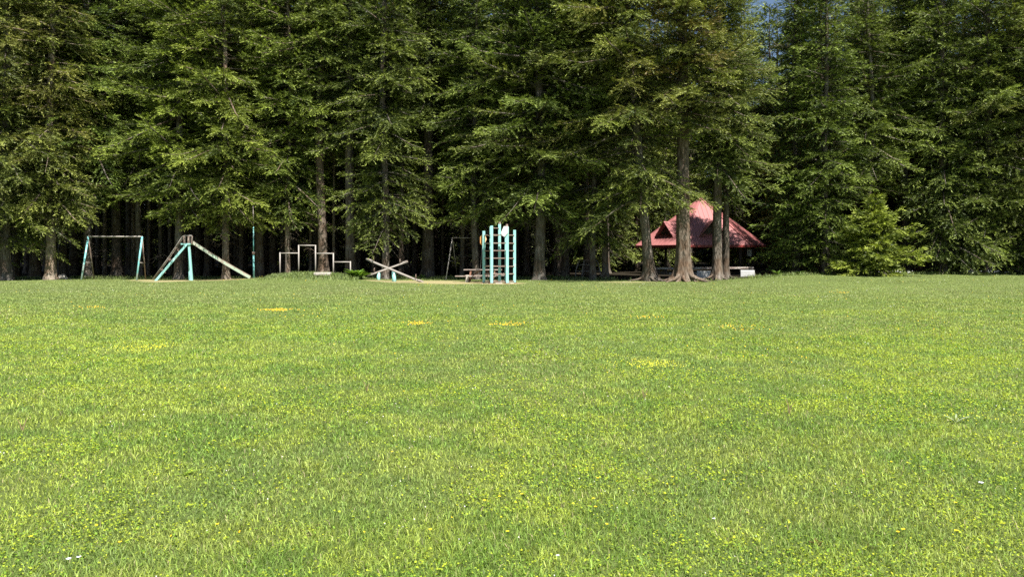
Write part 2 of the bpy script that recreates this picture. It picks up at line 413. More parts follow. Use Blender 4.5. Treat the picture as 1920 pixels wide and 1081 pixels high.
def flat_mat(name, c, rough=.6):
    m, t, out = new_mat(name); p = N(t, 'ShaderNodeBsdfPrincipled'); tc = N(t, 'ShaderNodeTexCoord'); n = tex_noise(t, 60, tc.outputs['Object'])
    r = ramp(t, n.outputs['Fac'], [(.3, tuple(v*.8 for v in c)), (.7, tuple(min(1, v*1.15) for v in c))]); t.links.new(r.outputs[0], p.inputs['Base Color'])
    p.inputs['Roughness'].default_value = rough; t.links.new(p.outputs[0], out.inputs[0]); return m
M_STEM = flat_mat('green_stem', (.12, .22, .04)); M_YEL = flat_mat('yellow_petals', (.85, .62, .02)); M_LIL = flat_mat('lilac_white_petals', (.72, .72, .80))
M_DRY = flat_mat('dry_stalk', (.30, .19, .12), .9)
for px, py in [(57, 1022), (180, 1001), (407, 1001), (224, 1030), (806, 1006), (951, 1011), (1137, 998), (1116, 967), (1112, 943), (936, 945), (978, 940), (908, 948),
               (735, 858), (1357, 910), (1671, 876), (1791, 955), (1792, 1015), (1683, 1014), (1693, 1006), (965, 708), (1260, 906), (1120, 907)]:
    bloom(px, py, M_YEL, .0115, 'small bright yellow buttercup standing in the near grass', 'single yellow buttercups in the near grass', 'yellow_flower')
for px, py, s, lab in [(128, 1068, .014, 'leftmost pale lilac flower at the bottom edge of the meadow'), (147, 1062, .013, 'pale lilac flower beside another at the bottom edge of the meadow'),
                    (1839, 919, .019, 'large pale lilac flower near the right edge of the meadow'), (1338, 986, .012, 'small pale lilac flower in the lower right middle of the meadow'),
                    (1045, 1062, .011, 'small whitish flower at the bottom centre of the meadow')]:
    bloom(px, py, M_LIL, s, lab, 'pale lilac flowers in the near grass', 'lilac_flower')
for i, (px, py, h, lab) in enumerate([(1208, 750, .13, 'thin dry stalk leaning in the middle of the meadow'), (42, 812, .13, 'reddish dry stalk near the left edge of the meadow'),
                   (1480, 778, .16, 'upright dry stalk right of centre in the meadow'), (688, 735, .13, 'short dry stalk left of centre in the meadow')]):
    dd = ground_d(px, py); cx = X(px, dd)
    m = MB()
    for q in range(3):
        a = q*2.1+i; m.tube([(0, 0, 0), (.02*math.cos(a), .02*math.sin(a), h*.6), (.045*math.cos(a), .045*math.sin(a), h*(1-.15*q))], [.003, .0025, .0015], 5)
    o = m.build('dry_stalk', M_DRY); o.location = (cx, dd, TZ(cx, dd)); tag(o, lab, 'plant')
def rosette(px, py, n, L, wd, col, label, upr=.5, name='weed', D=None, cat='plant', seed=1):
    dd = ground_d(px, py) if D is None else D; cx = X(px, dd); rs = np.random.RandomState(seed+int(px)); V, F_, C = [], [], []
    for q in range(n):
        a = rs.rand()*6.283; l = L*(.6+.5*rs.rand()); el = upr*(.5+rs.rand()); wv = wd*(.7+.5*rs.rand())
        u = Vector((math.cos(a), math.sin(a), 0)); v = Vector((-math.sin(a), math.cos(a), 0)); b0 = len(V)
        for s, ww in [(0, .15), (.3, .8), (.6, 1), (.85, .6), (1, .02)]:
            c0 = u*(l*s*math.cos(el*(1-.6*s)))+Vector((0, 0, l*s*math.sin(el)*(1-.35*s)))
            V += [c0-v*wv*ww/2+Vector((0, 0, wv*.2*ww)), c0, c0+v*wv*ww/2+Vector((0, 0, wv*.2*ww))]
        for s in range(4):
            k0 = b0+s*3; F_ += [(k0, k0+1, k0+4, k0+3), (k0+1, k0+2, k0+5, k0+4)]
        cc = np.array(col)*(.7+.6*rs.rand()); C += [cc]*15
    o = add(name, np_mesh(name, np.array([tuple(v) for v in V]), [np.array(F_)], np.array(C)), M_PLANT, loc=(cx, dd, TZ(cx, dd)))
    return tag(o, label, cat)
rosette(345, 893, 9, .11, .018, (.24, .36, .05), 'bright leaved weed rosette in the lower left meadow', .7)
rosette(1884, 905, 10, .07, .02, (.30, .40, .05), 'yellow green weed rosette near the right edge of the meadow', .5)
rosette(1110, 1070, 14, .09, .006, (.24, .36, .06), 'spiky grass tuft at the bottom centre of the meadow', .9)
rosette(1793, 792, 6, .16, .02, (.34, .40, .24), 'pale leaved weed in the right meadow', .6)
o = rosette(1530, 1018, 7, .05, .02, (.13, .06, .035), 'curled brown dead leaf lying in the near grass', .3, 'dead_leaf', cat='leaf')
rosette(670, 517, 90, .85, .20, (.12, .22, .035), 'broad leaved bright green plant beside the lowest horizontal bar', 1.0, 'leafy_plant', D=45.3)
rosette(628, 513, 26, .4, .10, (.10, .18, .03), 'small green plant at the foot of the fourth bar post', 1.0, 'leafy_plant', D=45.4)
for i in range(22):
    px = random.Random(i*13+2).uniform(0, 1920)
    if 480 < px < 700 or 880 < px < 990 or 1180 < px < 1390: continue
    dd = float(tree_edge(X(px, 50)))-.1
    rosette(px, 520, 18, .30+.012*i, .05+.002*i, (.11, .19, .04), 'low leafy weed clump at the foot of the forest edge', 1.1, 'edge_weed', D=dd, seed=i)['group'] = 'low weed clumps along the forest edge'
# white blossoms along the shaded edge on the right
x = X(1600+rg.rand(260)*320, 50); y = tree_edge(x)-.2+rg.randn(260)*.35; k = noise(x, y, 1.0, 80) > .45; x, y = x[k], y[k]
V, f, c = petal_blobs(x, y, terrain(x, y)+.14+.12*rg.rand(len(x)), .035, (.85, .85, .82), rg, 1.0)
tag(add('edge_blossoms', np_mesh('edge_blossoms', V, [f], c), M_PETAL), 'white blossoms along the shaded forest edge on the right', 'flowers', kind='stuff')

# ------------------------------------------------------------------ conifers
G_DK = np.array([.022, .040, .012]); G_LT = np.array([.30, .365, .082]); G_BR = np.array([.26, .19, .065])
def crown_data(seed, H, z0, R, back=0., brown=0., step=.52, per=6, leafsz=1.0, droop=1.0, dens=1.0, top=99, shape=.55, sidex=0., fill=.75):
    rs = np.random.RandomState(seed)
    zs, az, fac = [], [], []; rough = .08+.22*rs.rand()
    z = z0
    while z < H-.25:
        sp = step*(1.0 if z < 19 else 1.7)*(.8+.4*rs.rand())
        n = per+(rs.rand() < .5)
        if H-z < 3: n = max(4, per-1)
        a0 = rs.rand()*6.283
        for i in range(n):
            zs.append(z+rs.randn()*rough); az.append(a0+i*6.283/n+rs.randn()*.25); fac.append(1.)
            if rs.rand() < fill: zs.append(z+step*.5+rs.randn()*rough); az.append(a0+(i+.5)*6.283/n+rs.randn()*.3); fac.append(.38+.25*rs.rand())
        z += sp
        if z > top: break
    zs = np.array(zs); az = np.array(az); fac = np.array(fac)
    facing = -np.sin(az)                                   # 1 when the branch points at the field
    keep = zs > z0+back*(1-facing)*.5; keep &= rs.rand(len(zs)) > .10; keep &= noise(az*1.3+seed*2, zs*.75, 1.0, 7) > .27
    zs, az, facing, fac = zs[keep], az[keep], facing[keep], fac[keep]
    t = ((zs-z0)/(H-z0)).clip(0, 1)
    prof = (1-t)**shape*(.72+.28*np.minimum(1, t*7))
    lump = smooth(.2, .8, noise(az*1.5+seed, zs*.8, 1.0, seed % 50))
    L = R*prof*(.48+.62*lump+.45*rs.rand(len(zs)))*(1+.12*facing*(t < .6))*(1+sidex*np.cos(az))*fac; L = np.maximum(L, .35)
    slope = -.12+.62*t**1.4+rs.randn(len(zs))*(.08+.8*rough*rough+.06); sag = (.22+.22*rs.rand(len(zs)))*droop*(1-t*.7)
    hue = rs.rand(len(zs))
    nb = len(zs); ca, sa = np.cos(az), np.sin(az)
    def pos(b, s):
        q = s/L[b]
        return np.stack([ca[b]*s, sa[b]*s, zs[b]+slope[b]*s-sag[b]*s*q+.22*L[b]*np.maximum(0, q-.55)**2*3.2], 1)
    # branchlets
    m = np.maximum(5, (2*L*.9/(.20/dens))).astype(int); m = np.where(zs > 19.5, (m*.55).astype(int)+3, m)
    b = np.repeat(np.arange(nb), m); kk = np.arange(len(b))-np.repeat(np.cumsum(m)-m, m)
    s = L[b]*(.06+.94*((kk+rs.rand(len(b)))/m[b])**.9); side = np.where(kk % 2 == 0, 1, -1)
    bl = ((.50*(L[b]-s)+.26).clip(.22, 1.2))*(.65+.6*rs.rand(len(b)))
    ang = az[b]+side*(.95-.35*(s/L[b])+rs.randn(len(b))*.18)
    P0 = pos(b, s); dr = (.05+.45*rs.rand(len(b)))*droop; sl = slope[b]*.6+.10+np.where(rs.rand(len(b)) < .4, .05+.3*rs.rand(len(b)), -.05-.35*rs.rand(len(b))*droop)
    # leaves
    m2 = np.maximum(4, (bl/(.032/dens))).astype(int); m2 = np.where(zs[b] > 19.5, m2//2+2, m2); c = np.repeat(np.arange(len(b)), m2); jj = np.arange(len(c))-np.repeat(np.cumsum(m2)-m2, m2)
    u = bl[c]*(jj+.5+.5*rs.rand(len(c)))/m2[c]
    base = P0[c]+np.stack([np.cos(ang[c])*u, np.sin(ang[c])*u, sl[c]*u-dr[c]*u*u/np.maximum(bl[c], .3)], 1)
    # needles stand all round each twig, swept forward, the twig tips turned up
    ax_z = sl[c]-dr[c]*u/np.maximum(bl[c], .3)*1.1
    ax = np.stack([np.cos(ang[c]), np.sin(ang[c]), ax_z], 1); ax /= np.linalg.norm(ax, axis=1)[:, None]
    s1 = np.cross(ax, np.array([0, 0, 1.])); s1 /= np.linalg.norm(s1, axis=1)[:, None]+1e-6; s2 = np.cross(s1, ax)
    ph = rs.rand(len(c))*6.283; sw = .55+.35*rs.rand(len(c))
    ld = ax*sw[:, None]+(s1*np.cos(ph)[:, None]*.85+s2*(np.sin(ph)*.55+.12)[:, None])*(1-sw*.45)[:, None]
    ld /= np.linalg.norm(ld, axis=1)[:, None]
    big = np.where(zs[b][c] > 19.5, 1.5, 1.0)
    ll = (.12+.10*rs.rand(len(c)))*leafsz*big; lw = (.028+.018*rs.rand(len(c)))*leafsz*big
    sd_ = np.cross(ld, np.array([0, 0, 1.])); sd_ /= np.linalg.norm(sd_, axis=1)[:, None]+1e-6
    up = np.cross(sd_, ld); roll = rs.randn(len(c))*.75
    sv_ = sd_*np.cos(roll)[:, None]+up*np.sin(roll)[:, None]
    A = base; B = base+ld*(ll*.42)[:, None]+sv_*(lw*.5)[:, None]; C_ = base+ld*ll[:, None]; D = base+ld*(ll*.42)[:, None]-sv_*(lw*.5)[:, None]
    V = np.stack([A, B, C_, D], 1).reshape(-1, 3)
    q = np.arange(len(c))*4; Fq = np.stack([q, q+1, q+2, q+3], 1)
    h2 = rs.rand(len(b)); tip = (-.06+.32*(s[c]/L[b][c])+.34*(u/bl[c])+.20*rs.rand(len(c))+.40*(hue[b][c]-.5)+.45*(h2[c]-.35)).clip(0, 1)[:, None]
    tip = tip**1.45*1.08; col = G_DK*(1-tip)+G_LT*tip  # pale new-growth tips, dark inner needles; sun highlights and crown shade painted in too
    if brown > 0:
        zz = base[:, 2]; bm = (smooth(.42, .62, noise(az[b][c]*2+seed, zz*.8, 1.0, 33)+.15*(rs.rand(len(c))-.5))*smooth(0, .35, (zz-z0)/(min(H, 20)-z0))*brown)
        bm = (bm*(rs.rand(len(c)) < .8)*(.3+.7*tip[:, 0])).clip(0, 1)[:, None]; col = col*(1-bm)+G_BR*bm
    dead = ((rs.rand(nb) < .012) & (L < 2.2))[b][c][:, None]; col = np.where(dead, np.array([.17, .15, .11]), col)
    col = col*(.8+.4*rs.rand(len(c)))[:, None]
    # limb curves for the wood
    limbs = [(zs, az, L, pos)]
    return V, Fq, np.repeat(col, 4, 0), (zs, L, pos, nb)

def trunk_mesh(seed, H, r0, flare=.8, lobes=5, lean=(0, 0), limbs=None, dead=None, wob=.08, zmaxlimb=99, sides=18, roots=0):
    rs = np.random.RandomState(seed+999)
    zz = np.concatenate([[-.25, -.05, .08, .2, .35, .55, .8, 1.2, 1.7], np.arange(2.4, min(H, 20), .9), np.linspace(min(H, 20)+.5, H, 6) if H > 20 else [H]])
    zz = zz[zz <= H]; n = sides; th = np.arange(n)*2*math.pi/n
    ph = rs.rand()*6.28; ph2 = rs.rand()*6.28
    R_, T_ = np.meshgrid(zz, th, indexing='ij')
    rad = r0*(1-(R_.clip(0, H))/H*.97)**.75
    lob = (.55+.55*np.cos(lobes*T_+ph)+.35*np.cos((lobes-2)*T_+ph2)).clip(0, 2)
    rad = rad+r0*flare*(np.exp(-R_.clip(-.1, 99)/.42)*(.35+lob*.9)+.13*np.exp(-R_.clip(0, 99)/1.4))
    rad = rad*(1+.06*np.sin(T_*7+R_*.4+ph)+.05*(rs.rand(*rad.shape)-.5))
    w1, w2 = rs.randn(2)*wob
    cx = lean[0]*R_/10+w1*np.sin(R_*.35+ph)-w1*math.sin(ph); cy = lean[1]*R_/10+w2*np.sin(R_*.3+ph2)-w2*math.sin(ph2)
    V = np.stack([cx+rad*np.cos(T_), cy+rad*np.sin(T_), R_], -1).reshape(-1, 3)
    i = np.arange(len(zz)-1)[:, None]*n; j = np.arange(n)[None, :]; j2 = (j+1) % n
    Q = [np.stack([i+j, i+j2, i+n+j2, i+n+j], -1).reshape(-1, 4)]
    Vs = [V]; off = len(V)
    def tubes(P, rad3):       # P (m,k,3), rad3 (m,k) -> 3 sided tubes
        nonlocal off
        m_, k_ = P.shape[:2]; D = P[:, -1]-P[:, 0]; D /= np.linalg.norm(D, axis=1)[:, None]+1e-6
        s1 = np.cross(D, np.array([0.01, 0.02, 1.])); s1 /= np.linalg.norm(s1, axis=1)[:, None]+1e-6; s2 = np.cross(s1, D)
        vv = []
        for a in (0, 2.094, 4.189):
            vv.append(P+(s1*math.cos(a)+s2*math.sin(a))[:, None, :]*rad3[:, :, None])
        vv = np.stack(vv, 2)                               # m,k,3,3
        Vs.append(vv.reshape(-1, 3)); ids = off+np.arange(m_*k_*3).reshape(m_, k_, 3)
        for e in range(3):
            e2 = (e+1) % 3
            Q.append(np.stack([ids[:, :-1, e], ids[:, :-1, e2], ids[:, 1:, e2], ids[:, 1:, e]], -1).reshape(-1, 4))
        off += m_*k_*3
    if limbs is not None:
        zs, L, pos, nb = limbs; sel = np.where(zs < zmaxlimb)[0]
        if len(sel):
            P = np.stack([pos(sel, L[sel]*f) for f in (0.0, .25, .5, .75, .97)], 1)
            P[:, :, 0] += (lean[0]*P[:, :, 2]/10)*0; rr = (.016+.012*L[sel])[:, None]*np.array([1.2, .95, .7, .45, .15])[None]
            tubes(P, rr)
    if dead is not None:
        z_a, z_b, cnt, ln = dead
        z = z_a+(z_b-z_a)*rs.rand(cnt); a = rs.rand(cnt)*6.283; l = ln*(.3+.8*rs.rand(cnt)); d0 = -.05-.45*rs.rand(cnt)
        P = np.stack([np.stack([np.cos(a)*l*f, np.sin(a)*l*f, z+l*(d0*f+.18*np.sin(f*6+a))*1.0], 1) for f in (0, .3, .6, .85, 1)], 1)
        tubes(P, (.010+.010*rs.rand(cnt))[:, None]*np.array([1.6, 1.1, .8, .5, .3])[None])
        # side twigs
        t2 = np.repeat(np.arange(cnt), 3); f = .3+.6*rs.rand(len(t2)); p0 = np.stack([np.cos(a[t2])*l[t2]*f, np.sin(a[t2])*l[t2]*f, z[t2]+l[t2]*(d0[t2]*f+.18*np.sin(f*6+a[t2]))], 1)
        a2 = a[t2]+np.where(rs.rand(len(t2)) < .5, 1, -1)*(.6+.5*rs.rand(len(t2))); l2 = .25*l[t2]+.12
        p1 = p0+np.stack([np.cos(a2)*l2*.5, np.sin(a2)*l2*.5, -.10*l2], 1); p2 = p0+np.stack([np.cos(a2)*l2, np.sin(a2)*l2, -.4*l2], 1)
        tubes(np.stack([p0, p1, p2], 1), np.array([.008, .006, .003])[None]*np.ones((len(t2), 1)))
    if roots:
        cnt = roots; a = np.arange(cnt)*6.283/cnt+rs.rand(cnt)*.5; l = r0*(2.6+1.8*rs.rand(cnt))
        fs = (0.15, .4, .6, .8, 1.0, 1.15); hz = (1.15, .52, .27, .16, .07, -.04)
        P = np.stack([np.stack([np.cos(a+f*.25*np.sin(a*3))*l*f, np.sin(a+f*.25*np.sin(a*3))*l*f, h*r0*1.3*np.ones(cnt)], 1) for f, h in zip(fs, hz)], 1)
        # 8-sided roots
        for q in range(cnt):
            mb = MB(); mb.tube([tuple(p) for p in P[q]], [r0*.30, r0*.28, r0*.23, r0*.17, r0*.12, r0*.06], 7)
            vv = np.array(mb.v); ff4 = np.array([f for f in mb.f if len(f) == 4]); Vs.append(vv); Q.append(ff4+off); off += len(vv)
    return np_mesh('trunk', np.concatenate(Vs), Q, smooth_=True)

TREE_N = [0]
def make_tree(name, px, d, label, H=32, z0=4, R=3.5, r0=.26, seed=None, col=(1, 1, 1), bark=(1, 1, 1), group=None, flare=.5, lobes=5,
              lean=(0, 0), dead=True, roots=0, rz=0, base=None, **kw):
    TREE_N[0] += 1; seed = seed or 100+TREE_N[0]*7
    x = X(px, d); z = TZ(x, d)
    V, Fq, C, limbs = crown_data(seed, H, z0, R, **kw)
    # follow a leaning stem
    V[:, 0] += lean[0]*V[:, 2]/10; V[:, 1] += lean[1]*V[:, 2]/10
    t = thing(name, (x, d, z), label, 'tree', group)
    if lean == (0, 0): lm = limbs
    else:
        zs, L, pos, nb = limbs
        def pos2(b, s, p_=pos):
            P = p_(b, s); P[:, 0] += lean[0]*P[:, 2]/10; P[:, 1] += lean[1]*P[:, 2]/10; return P
        lm = (zs, L, pos2, nb)
    dd = (1.6, max(z0+1.5, 3), 26, 1.5) if dead else None
    tr = add('trunk', trunk_mesh(seed, H, r0, flare, lobes, lean, lm, dd, roots=roots, zmaxlimb=20, sides=26 if r0 > .3 else 16), M_BARK, t); tr.color = (*bark, 1)
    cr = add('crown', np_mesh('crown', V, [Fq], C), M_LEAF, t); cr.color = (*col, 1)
    return t

FG = 'front row conifers along the forest edge'
T = make_tree
# left end
T('conifer', -75, 48, 'far left front conifer cut by the frame edge', z0=1.5, R=3.8, group=FG)
T('conifer', 12, 47, 'olive conifer at the left edge with drooping skirt low to the grass', z0=2.2, R=4.0, r0=.3, group=FG, col=(1.05, 1, 1), brown=.35, droop=1.2)
T('conifer', 95, 47.6, 'conifer with pale split trunk lightened as if sunlit left of the swing frame', z0=3.7, R=2.9, r0=.27, group=FG, bark=(1.9, 1.75, 1.6), lean=(.10, 0), col=(1.05, .97, .9), droop=1.25, brown=.3)  # bark colour raised to stand for sun on the trunk
T('conifer', 165, 50.5, 'green conifer with high skirt right above the left swing leg', z0=5.2, R=3.4, r0=.25, group=FG, col=(.95, 1.05, .9))
T('conifer', 262, 52.5, 'conifer with thin dark stem behind the right swing leg', z0=6.6, R=2.6, r0=.2, group=FG)
T('conifer', 335, 48.8, 'bright green conifer hanging over the slide tower', z0=4.3, R=3.9, r0=.24, group=FG, col=(1.1, 1.12, .85), back=1.5, droop=.85)
T('conifer', 424, 48.5, 'broad conifer with a bent trunk lightened as if sunlit behind the slide chute', z0=3.5, R=3.8, r0=.2, group=FG, col=(1.12, 1.1, .85), bark=(1.5, 1.4, 1.3), lean=(-.08, 0))  # sunlight on this stem is put into its bark colour
T('conifer', 540, 49.5, 'bright lower skirted conifer above the leftmost horizontal bar', z0=3.6, R=3.1, r0=.15, group=FG, col=(1.05, 1.08, .85), bark=(1.5, 1.4, 1.3))  # stem bark brightened in place of sun falling on it
T('conifer', 606, 49.6, 'conifer with stout trunk lightened as if sunlit behind the horizontal bars', z0=10.5, R=3.0, r0=.29, group=FG, flare=.7, bark=(1.35, 1.2, 1.1))  # warm, lighter bark colour imitates the sunlit trunk
T('conifer', 657, 49.5, 'conifer with grey trunk behind the lowest horizontal bar', z0=8.5, R=2.8, r0=.31, group=FG, bark=(1.1, 1.05, 1.05))
T('conifer', 722, 47.8, 'conifer whose drooping sprays hang just above the seesaws', z0=3.0, R=2.7, r0=.22, group=FG, col=(1.0, .98, .95), droop=1.15, shape=.35)
T('conifer', 803, 50.5, 'conifer with thick dark trunk between the seesaws and the old swing frame', z0=10.2, R=3.2, r0=.38, group=FG, bark=(.6, .6, .6))
T('conifer', 893, 48.6, 'conifer reaching low behind the climbing tower on its left', z0=3.7, R=2.9, r0=.2, group=FG, col=(.95, .98, .9))
T('conifer', 1010, 47.6, 'wide dark green conifer to the right of the climbing tower', z0=3.9, R=4.7, r0=.32, group=FG, col=(.9, .95, .9), brown=.35, droop=.9)
T('conifer', 1112, 47.8, 'conifer with long drooping olive skirt left of the flared root trees', z0=2.5, R=2.9, r0=.18, group=FG, col=(1.0, .98, .9), brown=.25, droop=1.3)
# three big trees before the shelter
T('conifer', 1219, 45.6, 'big leaning conifer with wide flared roots, leftmost of the shelter trees', z0=4.7, R=4.2, r0=.29, group=FG, flare=1.1, lobes=6, roots=9, lean=(-.85, .1), brown=.5, bark=(1.0, .97, .93), col=(1, .97, .9), droop=1.2, sidex=-.25, dead=False)
T('conifer', 1281, 45.3, 'tallest conifer with thick bare trunk in front of the red roof', z0=9.0, R=3.8, droop=.65, r0=.42, H=30, group=FG, flare=.95, lobes=7, roots=10, brown=1.0, bark=(1.1, .98, .88), col=(1.05, .95, .95), dead=False)
T('conifer', 1345, 47.2, 'left stem of the close twin conifers before the red roof', z0=7.0, R=2.8, r0=.28, group=FG, flare=.7, roots=6, brown=.4, bark=(1.15, 1.1, 1.05), lean=(0.05, 0), dead=False)
T('conifer', 1360, 48.2, 'right stem of the close twin conifers before the red roof', z0=4.9, R=3.0, r0=.21, group=FG, flare=.7, roots=5, brown=.3, bark=(.85, .8, .75), lean=(-.10, 0), H=24)
T('conifer', 1492, 51.5, 'conifer with full green skirt just right of the shelter', z0=.9, R=2.5, r0=.2, H=22.5, group=FG, col=(.95, 1.05, .85))
T('conifer', 1548, 50.2, 'dense conifer clothed to the ground left of the small bright fir', z0=.9, R=3.0, r0=.24, group=FG, col=(.98, 1.04, .88), dead=False, H=22.5)
T('conifer', 1626, 51.8, 'tall conifer rising directly behind the small bright fir', H=21.5, z0=5.4, R=3.6, r0=.22, group=FG, col=(1, 1.02, .9), bark=(1.4, 1.4, 1.3))
T('young_fir', 1641, 47.6, 'small bright green young fir standing before the forest on the right', H=4.6, z0=.40, R=2.6, r0=.09, step=.21, per=9, dead=False, col=(1.45, 1.4, 1.0), droop=.7, shape=.75, leafsz=1.35, fill=1.0)
T('conifer', 1701, 53.0, 'conifer with straight dark bare trunk right of the small bright fir', H=26, z0=8.5, R=2.8, r0=.24, group=FG, bark=(.8, .8, .8))
T('conifer', 1768, 50.6, 'grey green conifer with sweeping skirt second from the right edge', H=27, z0=1.0, R=3.4, r0=.24, group=FG, col=(.98, 1.0, .95), droop=1.15)
T('conifer', 1852, 50.0, 'tall conifer with low shaggy branches near the right edge', z0=.8, R=3.4, r0=.24, group=FG, col=(.95, .98, .9), brown=.35)
T('conifer', 1938, 49.4, 'olive tinged conifer cut by the right frame edge', z0=.7, R=3.4, r0=.26, group=FG, brown=.4)
T('conifer', 2030, 50, 'conifer beyond the right frame edge', z0=.7, R=3.6, r0=.26, group=FG)

# background conifers: four kinds, copied
def proto(seed, H, z0, R, r0, **kw):
    V, Fq, C, limbs = crown_data(seed, H, z0, R, dens=.62, leafsz=1.55, step=.55, fill=.3, **kw)
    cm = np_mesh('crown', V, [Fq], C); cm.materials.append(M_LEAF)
    tm = trunk_mesh(seed, H, r0, .5, 5, (0, 0), limbs, (1.5, z0+2, 30, 1.6), zmaxlimb=18, sides=12); tm.materials.append(M_BARK)
    return tm, cm, H
PR = {'high': [proto(11, 27, 8.0, 3.0, .24), proto(12, 28, 9.5, 3.2, .27), proto(13, 26, 7.0, 2.9, .2)],
      'low': [proto(21, 26, 1.2, 3.3, .24), proto(22, 25, 1.0, 3.1, .22)],
      'mid': [proto(31, 26, 4.0, 3.3, .22), proto(32, 27, 5.0, 3.3, .26)]}
rb = random.Random(4)
placed = [(o.location.x, o.location.y) for o in bpy.data.objects if o.get('category') == 'tree']
def bg_tree(x, y, kind, sc=1., wsc=1., bark=(.9, .88, .85), label=None, group=None, tw=1.0, hmax=None):
    tm, cm, H = rb.choice(PR[kind])
    z = TZ(x, y)
    if hmax and H*sc > hmax: sc = hmax/H
    t = thing('conifer', (x, y, z), label, 'tree', group, rb.random()*6.28)
    a = bpy.data.objects.new('trunk', tm); COL.objects.link(a); a.parent = t; a.color = (*bark, 1)
    b = bpy.data.objects.new('crown', cm); COL.objects.link(b); b.parent = t
    g_ = .85+.3*rb.random(); b.color = (g_*(1+.1*(rb.random()-.5)), g_, g_*(.9+.1*rb.random()), 1)
    a.scale = (wsc*tw, wsc*tw, sc); b.scale = (wsc, wsc, sc)
    placed.append((x, y)); return t
def skyhole(x, y):
    px = 960+F*x/y; half = 1.0/y*F
    return abs(px-1463) < half+8
# slim stems picked out in the photograph: (pixel, distance, stem scale, bark); high bark values paint sunlight onto stems
STEMS = [(30, 52, 1.0, .8), (66, 51.5, 1.3, .95), (118, 52, 1.25, .8), (136, 54, 1.3, .7), (197, 55, .7, 1.5), (219, 53.5, 1.35, .8), (250, 56, .6, 1.8), (279, 58, .5, 1.9),
         (300, 54, .8, .8), (320, 60, .8, 1.2), (345, 55, .9, .8), (388, 56, .9, .8), (452, 55, .7, 1.0), (487, 51.5, 1.25, .95), (512, 56, 1.0, .7), (543, 54, .45, 1.8), (582, 54, .45, 1.9),
         (626, 53, .45, 1.9), (752, 52.5, .9, .9), (700, 54, .8, .7), (776, 58, .7, .7), (830, 57, .6, .8), (866, 52.5, .9, 1.1), (960, 53, 1, .7), (1060, 53, 1.1, .9), (1135, 49.0, .8, 1.3),
         (1735, 57, .8, .7), (1810, 55, .9, .7), (1905, 52.3, .5, 2.2)]
for px, d_, tw, bk in STEMS:
    x = X(px, d_)
    lab = 'slim pale conifer stem, bark lightened as if sunlit, standing just behind the front row' if bk > 1.4 else 'dark conifer trunk standing just behind the front row'
    kind = 'high' if px < 1150 or px == 1735 else ('mid' if px < 1250 else 'low')
    hm = 1.6+HOR*d_/F-.6 if skyhole(x, d_) else (12 if px in (1500, 1590) else None)
    bg_tree(x, d_, kind, rb.uniform(.9, 1.1), rb.uniform(.8, 1.0), (bk, bk*.96, bk*.9), lab, 'pale stems behind the front row' if bk > 1.4 else 'dark trunks behind the front row', tw, hm)
rows = [(57.5, 3.4), (62, 3.4), (67, 3.6), (73, 3.8), (80, 4.0), (88, 4.4), (97, 5.0)]
SHX, SHY = X(1314, 62), 62.0
for ri, (ry, sp) in enumerate(rows):
    half = .70*ry+5; x = -half+rb.random()*2
    while x < half:
        xx = x+rb.uniform(-.9, .9); yy = ry+rb.uniform(-1.8, 1.8)
        ok = min((xx-a)**2+(yy-b)**2 for a, b in placed) > 2.3**2 and ((xx-SHX)/(7.5 if xx < SHX else 11))**2+((yy-SHY)/(10.5 if yy < SHY else 7.5))**2 > 1
        if 1150 < 960+F*xx/yy < 1600 and yy < 62: ok = False
        if ok and len(placed) < 285:
            px = 960+F*xx/yy
            kind = 'high' if ri < 3 else ('mid' if ri < 5 else 'low')
            if px > 1440 and ri < 4: kind = 'high' if 1555 < px < 1745 and ri < 2 else rb.choice(['low', 'mid'])
            if 1150 < px < 1440 and yy > 68: kind = rb.choice(['mid', 'low'])
            hm = 1.6+HOR*yy/F-.8 if skyhole(xx, yy) else None
            bg_tree(xx, yy, kind, rb.uniform(.95, 1.2), rb.uniform(.95, 1.2), (.85, .82, .78), 'dark conifer standing deep in the forest behind the others', 'conifers deep in the forest', 1.0, hm)
        x += sp
for xx, yy in ((8.2, 66.5), (11.5, 70.5), (6.5, 70), (14.5, 71.5), (9.5, 74), (26.3, 65.5), (27.2, 72), (30.5, 69)):
    bg_tree(xx, yy, 'low', 1.05 if xx < 20 else 1.3, 1.0 if xx < 20 else 1.2, (.85, .82, .78), 'dark conifer standing deep in the forest behind the others', 'conifers deep in the forest')
# closing belt far behind: one mass
Vb, Fb, Cb = [], [], []; off = 0
Vp, Fp, Cp, _l = crown_data(77, 30, .6, 4.2, dens=.5, leafsz=2.8, step=1.0, fill=0)
for i in range(34):
    a = rb.random()*6.28; s = rb.uniform(.9, 1.15); px_, py_ = -95+i*5.8+rb.uniform(-1, 1), 112+rb.uniform(-4, 4)
    R2 = np.array([[math.cos(a), -math.sin(a), 0], [math.sin(a), math.cos(a), 0], [0, 0, 1]])
    hs = s
    if abs(960+F*px_/py_-1463) < 75: hs = min(s, (1.6+HOR*py_/F-1.5)/30)
    Vb.append((Vp @ R2.T)*np.array([s, s, hs])+np.array([px_, py_, 0])); Fb.append(Fp+off); Cb.append(Cp); off += len(Vp)
fb = add('forest_belt', np_mesh('forest_belt', np.concatenate(Vb), Fb, np.concatenate(Cb)), M_LEAF)
fb.color = (.9, .9, .85, 1); tag(fb, 'dense far belt of conifers closing the forest behind the trunks', 'forest', kind='stuff')

